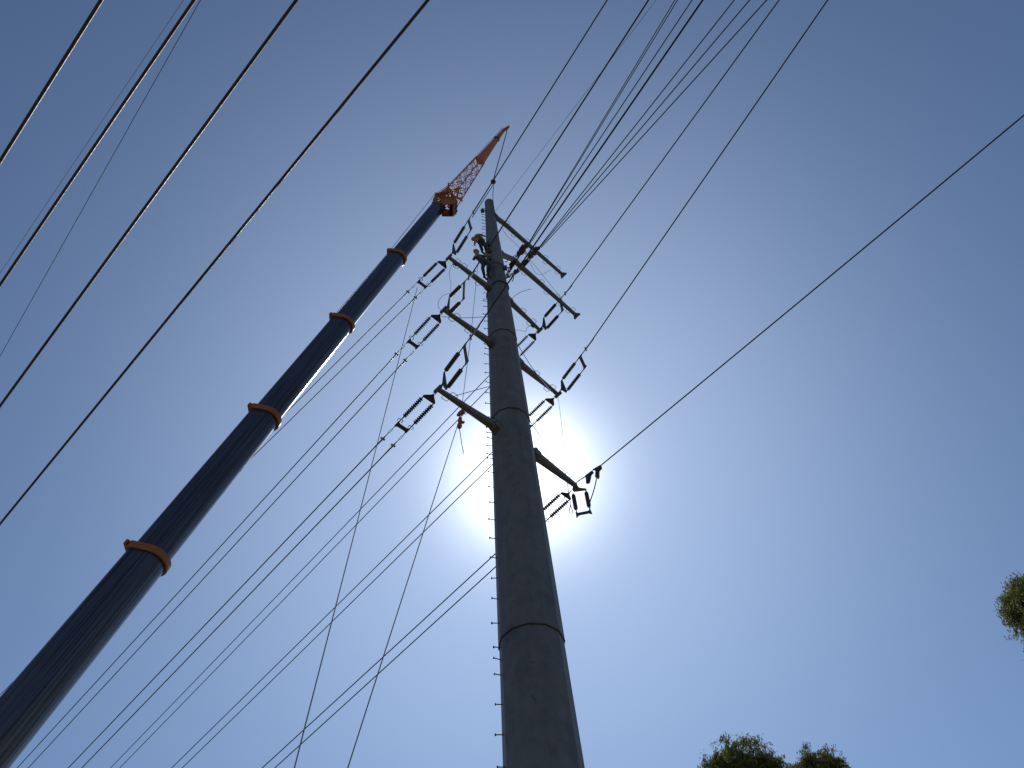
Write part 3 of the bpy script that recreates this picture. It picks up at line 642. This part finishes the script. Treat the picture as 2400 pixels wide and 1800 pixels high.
MB().tube([hk, at_y(1155, 460, PY-0.3), at_y(1156, 480, PY-0.28), at_y(1160, 500, PY-0.3)], 0.022, 6).thing('lifting_sling', 'wire_rope', 'dark sling from the hook ball to the right side of the pole head', 'rope')

# ------------------------------------------------------------------ small ropes, hoists and tie wires
def rope(name, label, pts, r=0.012, m='fibre_rope', cat='rope', n=16):
    out_ = []
    for i in range(len(pts)-1):    # Catmull-Rom through the points
        p0, p1, p2, p3 = pts[max(i-1, 0)], pts[i], pts[i+1], pts[min(i+2, len(pts)-1)]
        for k in range(n):
            t = k/n; out_.append(0.5*((2*p1)+(p2-p0)*t+(2*p0-5*p1+4*p2-p3)*t*t+(3*p1-p0-3*p2+p3)*t*t*t))
    out_.append(pts[-1])
    return MB().tube(out_, r, 6).thing(name, m, label, cat)
dL1 = (TIP['L1']-EYE).dot(FWD); dL2 = (TIP['L2']-EYE).dot(FWD); dL3 = (TIP['L3']-EYE).dot(FWD)
def D(x, y, d): return at_depth(x, y, d)
rope('hand_line', 'thin hand line slanting from the highest left insulators down to the bottom edge', [D(978, 674, dL1+1.2), at_depth(690, 1800, 14.0), at_depth(640, 2010, 12.0)], 0.013)
rope('hand_line', 'thin hand line slanting from the orange hoist down to the bottom edge', [D(1073, 995, dL3+0.4), at_depth(815, 1800, 15.0), at_depth(760, 1980, 13.5)], 0.013)
rope('hand_line', 'thin line dropping from the lower worker to the orange hoist', [at_y(1121, 615, 16.3), at_y(1116, 660, 16.1), at_depth(1104, 780, (dL2+dL3)/2), D(1081, 965, dL3+0.3)], 0.010)
rope('hand_line', 'thin line dropping from the fourth right crossarm to the lowest one', [TIP['RD'], D(1318, 1010, (dE+(TIP['RD']-EYE).dot(FWD))/2), D(1326, 1112, dE)], 0.008)
rope('tie_wire', 'loose thin wire hanging in a curve from the highest left crossarm', [D(1061, 618, dL1-.1), D(1054, 635, dL1-.2), D(1054, 652, dL1-.3), D(1057, 664, dL1-.3), D(1056, 678, dL1-.3), D(1058, 688, dL1-.3)], 0.009, 'thin_wire', 'wire')
rope('tie_wire', 'thin curled wire beside the middle left crossarm tip', [D(1056, 688, dL2-.1), D(1044, 690, dL2-.1), D(1033, 698, dL2-.1), D(1027, 710, dL2), D(1028, 720, dL2), D(1033, 727, dL2)], 0.009, 'thin_wire', 'wire')
rope('tie_wire', 'thin wire arcing out right of the pole above the third right crossarm', [D(1196, 705, 29.5), D(1206, 694, 29.5), D(1222, 684, 29.5), D(1245, 677, 29.5)], 0.009, 'thin_wire', 'wire')
dRB = (TIP['RB']-EYE).dot(FWD); dRC = (TIP['RC']-EYE).dot(FWD); dRA = (TIP['RA']-EYE).dot(FWD)
rope('tie_wire', 'thin wire curving between the third right crossarm and the pole', [D(1206, 774, dRC-.4), D(1218, 774, dRC-.3), D(1232, 777, dRC-.2), D(1234, 770, dRC-.2), D(1244, 762, dRC-.1)], 0.009, 'thin_wire', 'wire')
rope('tag_line', 'thin line trailing from the topmost bare arm to the second bare arm tip', [D(1175, 530, dRA-1.5), D(1186, 550, dRA-1.8), D(1212, 575, dRA-1.8), D(1245, 612, dRA-2), D(1280, 655, dRB-.5), D(1318, 703, dRB)], 0.009, 'thin_wire', 'wire')
rope('tag_line', 'thin looped line hanging below the thick brown tackle', [D(1228, 588, dRB-1), D(1245, 622, dRB-1), D(1256, 640, dRB-.8), D(1268, 644, dRB-.7), D(1280, 638, dRB-.6), D(1294, 632, dRB-.5)], 0.009, 'thin_wire', 'wire')
rope('tag_line', 'thin line from the pole edge down to the fourth right crossarm', [D(1206, 795, 25.6), D(1230, 835, 25.4), D(1258, 876, 25.2), D(1300, 925, (TIP['RD']-EYE).dot(FWD))], 0.010, 'thin_wire', 'wire')
rope('tag_line', 'short thin line right of the pole in the sun glare', [D(1240, 984, 22.6), D(1256, 1008, 22.5), D(1270, 1026, 22.4)], 0.010, 'thin_wire', 'wire')
rope('guard_line', 'taut twisted line from the middle left crossarm to the pole', [D(1036, 742, dL2), D(1080, 745, dL2+.3), D(1147, 742, dL2+.7)], 0.012, 'fibre_rope')
rope('guard_line', 'taut twisted line from the lowest left crossarm to the pole', [D(1066, 928, dL3-.1), D(1105, 917, dL3+.3), D(1149, 905, dL3+.7)], 0.012, 'fibre_rope')
ho = empty('chain_hoist', D(1078, 985, dL3+0.3), 'orange lever hoist hanging beneath the lowest left crossarm', 'hoist')
def hP(x, y): return D(x, y, dL3+0.3)
ax_ = (hP(1074, 972)-hP(1087, 962)).normalized()
MB().lathe(hP(1088, 962), ax_, [(0, .03), (.03, .07), (.12, .09), (.2, .075), (.27, .05), (.3, .02)], 10, False).part('top_block', 'lever_orange', ho)
zd = (hP(1077, 999)-hP(1079, 977)).normalized(); sx = ax_.cross(zd).cross(zd).normalized()
MB().lathe(hP(1079, 976), zd, [(0, .03), (.05, .06), (.14, .075), (.22, .06), (.28, .085), (.36, .08), (.42, .03)], 10, False).part('hoist_body', 'lever_orange', ho)
MB().box(hP(1084, 990), sx, zd, ax_, 0.05, 0.03, 0.03).part('lever', 'lever_orange', ho)
MB().tube([hP(1087, 961), hP(1089, 957)], 0.02, 6).part('hook', 'fitting_steel', ho)
MB().tube([hP(1076, 1000), hP(1079, 1018), hP(1082, 1040), hP(1086, 1058), hP(1085, 1064)], 0.012, 6).part('chain', 'fitting_steel', ho)
for (x, y), k in (((1062, 617), 'L1'), ((1244, 762), 'RC')):
    p = D(x, y, (TIP[k]-EYE).dot(FWD)-0.1)
    MB().lathe(p, ARM, [(0, .03), (.05, .06), (.1, .03), (.16, .05), (.2, .02)], 8, False).thing('wire_clamp', 'fitting_steel', 'small clamp tied under the highest left crossarm' if k == 'L1' else 'small clamp tied under the third right crossarm', 'clamp')

# ------------------------------------------------------------------ the two line workers
def person(label, joints, bones, mats_, heads, extras):
    """joints: name -> (point, radius); a skin surface grown along the bones, then coloured by nearest bone"""
    names_ = list(joints); idx = {n_: i for i, n_ in enumerate(names_)}
    me = bpy.data.meshes.new('tmp'); base = joints['pelvis'][0]
    me.from_pydata([tuple(joints[n_][0]-base) for n_ in names_], [(idx[a], idx[b]) for a, b, _ in bones], [])
    ob = bpy.data.objects.new('tmp', me); COL.objects.link(ob)
    ob.modifiers.new('skin', 'SKIN'); s = ob.modifiers.new('sub', 'SUBSURF'); s.levels = s.render_levels = 2
    for n_ in names_:
        sv = me.skin_vertices[0].data[idx[n_]]; sv.radius = (joints[n_][1]*1.22,)*2; sv.use_root = n_ == 'pelvis'
    dg = bpy.context.evaluated_depsgraph_get(); dg.update()
    body = bpy.data.meshes.new_from_object(ob.evaluated_get(dg)); bpy.data.objects.remove(ob)
    order = sorted(set(m for _, _, m in bones)); body.materials.clear()
    for m in order: body.materials.append(MATS[m])
    segs = [(joints[a][0]-base, joints[b][0]-base, order.index(m), (joints[a][1]+joints[b][1])/2) for a, b, m in bones]
    for p in body.polygons:
        best = None
        for a, b, mi, r in segs:
            d = b-a; t = max(0, min(1, (p.center-a).dot(d)/max(1e-9, d.length_squared))); e = (p.center-(a+d*t)).length/r
            if best is None or e < best[0]: best = (e, mi)
        p.material_index = best[1]; p.use_smooth = True
    root = empty('person', base, label, 'person', 'line workers on the pole')
    bo = bpy.data.objects.new('body', body); COL.objects.link(bo); bo.parent = root
    for f in extras: f(root)
    return root
def hand(root, p, d, side, m='glove'):
    """palm with four fingers and a thumb, curled"""
    d = d.normalized(); s = (side - d*side.dot(d)).normalized(); nrm_ = d.cross(s); q = MB()
    q.lathe(p, d, [(-0.02, .028), (.0, .034), (.05, .042), (.085, .036), (.09, .02)], 8)
    for i in range(4):
        a = p+d*0.08+s*(-0.03+0.02*i); L = (0.06, 0.07, 0.068, 0.05)[i]
        q.tube([a, a+d*L*0.5+nrm_*0.012, a+d*L*0.75+nrm_*0.04, a+d*L*0.6+nrm_*0.065], [0.0105, 0.01, 0.0095, 0.008], 6)
    a = p+d*0.025-s*0.035; q.tube([a, a-s*0.03+d*0.025+nrm_*0.01, a-s*0.025+d*0.06+nrm_*0.03], [0.013, 0.011, 0.009], 6)
    return q.part('hand', m, root)
def head(root, c, up, face, helmet):
    up = up.normalized(); face = (face-up*face.dot(up)).normalized(); sdv = up.cross(face); q = MB()
    prof = [(-0.125, 0.02), (-0.115, 0.05), (-0.085, 0.068), (-0.04, 0.078), (0.01, 0.083), (0.06, 0.08), (0.10, 0.06), (0.125, 0.02)]
    n_ = 14; q.rings([[c+up*hh+(face*math.cos(2*math.pi*k/n_)*1.15+sdv*math.sin(2*math.pi*k/n_)*0.92)*r+face*(0.012 if hh < -0.05 else 0) for k in range(n_)] for hh, r in prof])
    q.tube([c+face*0.088+up*0.015, c+face*0.118-up*0.03, c+face*0.09-up*0.042], [0.010, 0.015, 0.012], 6)
    for k in (-1, 1): q.ball(c+sdv*k*0.078-up*0.005, 0.022, 8, 6, face, 1.2)
    hd_ = q.part('head', 'skin', root)
    e = MB()
    for k in (-1, 1): e.ball(c+face*0.088+sdv*k*0.03+up*0.012, 0.011, 8, 6)
    e.part('eyes', 'crane_dark', root, hd_)
    MB().tube([c+face*0.086+sdv*0.025-up*0.068, c+face*0.093-up*0.07, c+face*0.086-sdv*0.025-up*0.068], 0.005, 5).part('mouth', 'canvas_bag', root, hd_)
    hh = MB(); R_ = 0.118; cc = c+up*0.035
    hh.rings([[cc+up*(R_*math.sin(a)*1.02)+(face*math.cos(2*math.pi*k/16)*1.14+sdv*math.sin(2*math.pi*k/16))*R_*max(0.002, math.cos(a)) for k in range(16)] for a in [RAD(90*i/7) for i in range(8)]], False)
    hh.rings([[cc+up*u_+(face*math.cos(2*math.pi*k/16)*(1.14 if math.cos(2*math.pi*k/16) < 0.3 else 1.42)+sdv*math.sin(2*math.pi*k/16))*R_*g_ for k in range(16)] for u_, g_ in ((0.0, 0.9), (-0.008, 1.12), (0.004, 1.12), (0.008, 0.98))], False)
    hh.part('helmet', helmet, root)
def boot(root, p, d):
    d = Vector((d.x, d.y, 0)).normalized(); q = MB(); x = d; y = Vector((0, 0, 1)).cross(d); z = Vector((0, 0, 1)); rg = []
    for u, w, h0, h1 in ((-0.09, 0.03, -0.08, 0.0), (-0.07, 0.042, -0.09, 0.06), (0.0, 0.045, -0.09, 0.06), (0.07, 0.05, -0.09, 0.0), (0.15, 0.05, -0.09, -0.03), (0.19, 0.03, -0.085, -0.05)):
        rg.append([p+x*u+y*w*math.cos(t)+z*((h0+h1)/2+(h1-h0)/2*math.sin(t)) for t in [2*math.pi*k/10 for k in range(10)]])
    return q.rings(rg).part('boot', 'boot_leather', root)
TO_POLE = Vector((0.75, 0.66, 0))
# upper worker: stands on the step bolts, folded forward at the waist, arm hanging
def W(x, y, Y): return at_y(x, y, Y)
j = {'pelvis': (W(1128, 564, 16.42), .145), 'waist': (W(1123, 560, 16.36), .14), 'chest': (W(1118, 556.5, 16.30), .165), 'neck': (W(1114, 557, 16.2), .062),
     'hip_l': (W(1125, 566.5, 16.40), .10), 'knee_l': (W(1127.5, 579, 16.42), .072), 'ankle_l': (W(1131, 591, 16.62), .05),
     'hip_r': (W(1132, 565, 16.46), .10), 'knee_r': (W(1136.5, 576, 16.42), .072), 'ankle_r': (W(1140, 588, 16.60), .05),
     'sh_l': (W(1117.5, 561, 16.14), .075), 'el_l': (W(1113.5, 566, 16.02), .06), 'wr_l': (W(1112.5, 572, 16.06), .042),
     'sh_r': (W(1121, 551.5, 16.36), .075), 'el_r': (W(1128, 550.5, 16.42), .055), 'wr_r': (W(1134, 553, 16.55), .042)}
bn = [('pelvis', 'waist', 'khaki_shirt'), ('waist', 'chest', 'hi_vis_yellow'), ('chest', 'neck', 'hi_vis_yellow'),
      ('pelvis', 'hip_l', 'work_trousers'), ('hip_l', 'knee_l', 'work_trousers'), ('knee_l', 'ankle_l', 'work_trousers'),
      ('pelvis', 'hip_r', 'work_trousers'), ('hip_r', 'knee_r', 'work_trousers'), ('knee_r', 'ankle_r', 'work_trousers'),
      ('chest', 'sh_l', 'hi_vis_yellow'), ('sh_l', 'el_l', 'canvas_bag'), ('el_l', 'wr_l', 'canvas_bag'),
      ('chest', 'sh_r', 'hi_vis_yellow'), ('sh_r', 'el_r', 'canvas_bag'), ('el_r', 'wr_r', 'canvas_bag')]
J = {k: v[0] for k, v in j.items()}
def ex_upper(root):
    head(root, W(1111.5, 560.5, 16.12), Vector((-0.75, -0.35, -0.25)), Vector((0.2, -0.5, -0.8)), 'helmet_orange')
    hand(root, J['wr_l'], J['wr_l']-J['el_l'], Vector((0, 1, 0))); hand(root, J['wr_r'], J['wr_r']-J['el_r'], Vector((0, 0, 1)))
    boot(root, J['ankle_l'], TO_POLE); boot(root, J['ankle_r'], TO_POLE)
    q = MB(); d = (J['waist']-J['pelvis']).normalized(); c = J['pelvis'].lerp(J['waist'], 0.5)
    q.lathe(c-d*0.045, d, [(0, .155), (.0, .165), (.09, .165), (.09, .155)], 16, True, False).part('harness_belt', 'crane_dark', root)
person('upper worker on the pole, bent forward, in yellow jacket and dark trousers', j, bn, None, None, [ex_upper])
# lower worker: sits back in the harness against the shaft, looking out
j = {'pelvis': (W(1135, 614, 16.36), .15), 'waist': (W(1129, 609, 16.24), .14), 'chest': (W(1121.5, 603, 16.14), .16), 'neck': (W(1118, 597.5, 16.10), .058),
     'hip_l': (W(1134, 618, 16.32), .10), 'knee_l': (W(1131, 628, 16.06), .072), 'ankle_l': (W(1136, 650, 16.42), .05),
     'hip_r': (W(1139.5, 615, 16.38), .10), 'knee_r': (W(1148, 621, 16.05), .072), 'ankle_r': (W(1143, 645, 16.36), .05),
     'sh_l': (W(1114.5, 601.5, 16.06), .07), 'el_l': (W(1109.5, 609, 15.98), .055), 'wr_l': (W(1114, 601, 15.88), .04),
     'sh_r': (W(1127.5, 599.5, 16.16), .07), 'el_r': (W(1136, 602, 16.10), .055), 'wr_r': (W(1144, 598, 16.22), .04)}
bn = [('pelvis', 'waist', 'khaki_shirt'), ('waist', 'chest', 'khaki_shirt'), ('chest', 'neck', 'khaki_shirt'),
      ('pelvis', 'hip_l', 'work_trousers'), ('hip_l', 'knee_l', 'work_trousers'), ('knee_l', 'ankle_l', 'work_trousers'),
      ('pelvis', 'hip_r', 'work_trousers'), ('hip_r', 'knee_r', 'work_trousers'), ('knee_r', 'ankle_r', 'work_trousers'),
      ('chest', 'sh_l', 'khaki_shirt'), ('sh_l', 'el_l', 'work_trousers'), ('el_l', 'wr_l', 'work_trousers'),
      ('chest', 'sh_r', 'khaki_shirt'), ('sh_r', 'el_r', 'khaki_shirt'), ('el_r', 'wr_r', 'khaki_shirt')]
J2_ = {k: v[0] for k, v in j.items()}
def ex_lower(root):
    J = J2_
    head(root, W(1117, 591, 16.06), Vector((-0.1, -0.05, 1)), Vector((-0.4, -0.5, -0.25)), 'helmet_yellow')
    hand(root, J['wr_l'], J['wr_l']-J['el_l'], Vector((0, 1, 0)), 'skin'); hand(root, J['wr_r'], J['wr_r']-J['el_r'], Vector((0, 0, 1)))
    boot(root, J['ankle_l'], TO_POLE); boot(root, J['ankle_r'], TO_POLE)
    q = MB(); d = (J['waist']-J['pelvis']).normalized(); c = J['pelvis'].lerp(J['waist'], 0.5)
    q.lathe(c-d*0.05, d, [(0, .155), (.0, .168), (.1, .168), (.1, .155)], 16, True, False).part('harness_belt', 'web_sling', root)
    p = J['pelvis']+Vector((0.16, -0.02, -0.12)); MB().lathe(p+Vector((0, 0, .14)), Vector((0, 0, -1)), [(0, .06), (.03, .08), (.26, .09), (.3, .06)], 10, False).part('tool_pouch', 'canvas_bag', root)
person('lower worker in yellow helmet, leaning back from the pole in a harness', j, bn, None, None, [ex_lower])
# work-positioning straps and gear bags on the shaft beside them
for (x, y, lab) in ((1145, 572, 'small dark gear bag on the pole beside the upper worker'), (1146, 588, 'dark gear bag on the pole between the two workers'), (1147, 606, 'dark gear bag on the pole behind the lower worker')):
    p = W(x, y, PY-0.42); MB().lathe(p+Vector((0, 0, .2)), Vector((0, 0, -1)), [(0, .05), (.03, .085), (.1, .1), (.34, .115), (.4, .07)], 9, True).thing('gear_bag', 'boot_leather', lab, 'bag', base=p)

# ------------------------------------------------------------------ gum trees
def gum_tree(label, lobes, seed, leaf=0.10):
    """lobes: (pixel x, pixel y, horizontal distance, radius, height radius, clumps) of the crown masses, the first one the main crown"""
    rnd = random.Random(seed); cen = []
    for x, y, dist, r, rz, n_ in lobes:
        q = ray(x, y); cen.append((EYE+q*(dist/math.hypot(q.x, q.y)), r, rz, n_))
    main = cen[0][0]; base = Vector((main.x+0.3, main.y+0.4, 0)); top = main+Vector((0, 0, cen[0][2]*0.5))
    root = empty('gum_tree', base, label, 'tree', 'gum trees at the edge of the view')
    pts = []; rr = []
    for i in range(11):
        f = i/10; pts.append(base.lerp(top, f)+Vector((math.sin(f*5+seed)*.3, math.cos(f*4+seed)*.3, 0))*math.sin(math.pi*f)); rr.append(0.27*(1-f)**0.8+0.015)
    MB().tube(pts, rr, 9).part('trunk', 'bark', root)
    fol = MB()
    for (c0, R0, Z0, n_) in cen:
        k = min(9, max(3, int((c0.z-R0*1.2)/top.z*10))); s_ = pts[k]
        lm = MB(); mid = s_.lerp(c0, 0.6)+Vector((0, 0, 0.3)); lm.tube([s_, mid, c0], [0.09, 0.06, 0.02], 7)
        limb = lm.part('limb', 'bark', root); tw_ = MB()
        for i in range(n_):
            u = Vector((rnd.gauss(0, 1), rnd.gauss(0, 1), rnd.gauss(0, 1))).normalized()*(rnd.random()**0.45)
            wob = 0.86+0.26*math.sin(3.1*u.x*2+seed)*math.cos(2.7*u.y*2+u.z*3)
            c = c0+Vector((u.x*R0, u.y*R0, u.z*Z0))*wob
            if i % 4 == 0: tw_.tube([c0.lerp(c, 0.15), c0.lerp(c, 0.6)+Vector((0, 0, .12)), c], [0.022, 0.014, 0.005], 4)
            R_ = rnd.uniform(0.16, 0.36); nt_ = 5
            tw = [Vector((rnd.gauss(0, .7), rnd.gauss(0, .7), rnd.gauss(0.1, .5))).normalized()*R_ for _ in range(nt_)]
            for q_ in tw: tw_.tube([c, c+q_*0.6+Vector((0, 0, .03)), c+q_-Vector((0, 0, .05))], [0.005, 0.004, 0.002], 3)
            for _ in range(rnd.randrange(60, 120)):
                q_ = tw[rnd.randrange(nt_)]; p = c+q_*rnd.uniform(0.2, 1.1)+Vector((rnd.gauss(0, .045), rnd.gauss(0, .045), rnd.gauss(-.01, .04)))
                d = Vector((rnd.gauss(0, .55), rnd.gauss(0, .55), -0.9)).normalized(); sv = d.cross(Vector((rnd.uniform(-1, 1), rnd.uniform(-1, 1), rnd.uniform(-.3, .3)))).normalized()
                L = leaf*rnd.uniform(.6, 1.25); w = L*0.16; bend = d.cross(sv)*L*0.14
                fol.add([p, p+d*L*.45+sv*w+bend, p+d*L, p+d*L*.45-sv*w+bend], [[0, 1, 2, 3]])
        tw_.part('twigs', 'bark', root, limb)['kind'] = 'stuff'
    me = bpy.data.meshes.new('crown'); me.from_pydata([tuple(v-base) for v in fol.v], [], fol.f); me.materials.append(MATS['gum_leaf'])
    fo = bpy.data.objects.new('crown', me); COL.objects.link(fo); fo.parent = root; tag(fo, kind='stuff')
    return root
gum_tree('broad gum tree crown at the bottom edge, right of the pole', [(1738, 1812, 27, 1.25, 1.35, 200), (1690, 1822, 27.4, 0.75, 0.9, 80), (1800, 1822, 26.6, 0.8, 1.1, 90), (1740, 1960, 27, 2.2, 1.6, 120)], 3)
gum_tree('smaller gum tree crown at the bottom edge, right of the broad one', [(1915, 1815, 29, 1.05, 1.05, 110), (1958, 1800, 29.4, 0.5, 0.6, 36), (1885, 1812, 28.6, 0.6, 0.8, 45), (1930, 1960, 29, 2.0, 1.6, 90)], 11)
gum_tree('gum tree crown leaning in at the right edge of the photo', [(2480, 1430, 21, 1.35, 1.3, 170), (2394, 1425, 21.3, 0.5, 0.62, 75), (2408, 1380, 21, 0.42, 0.35, 40), (2450, 1525, 21, 0.4, 0.4, 24), (2640, 1520, 21.4, 1.7, 1.5, 90)], 23, 0.085)
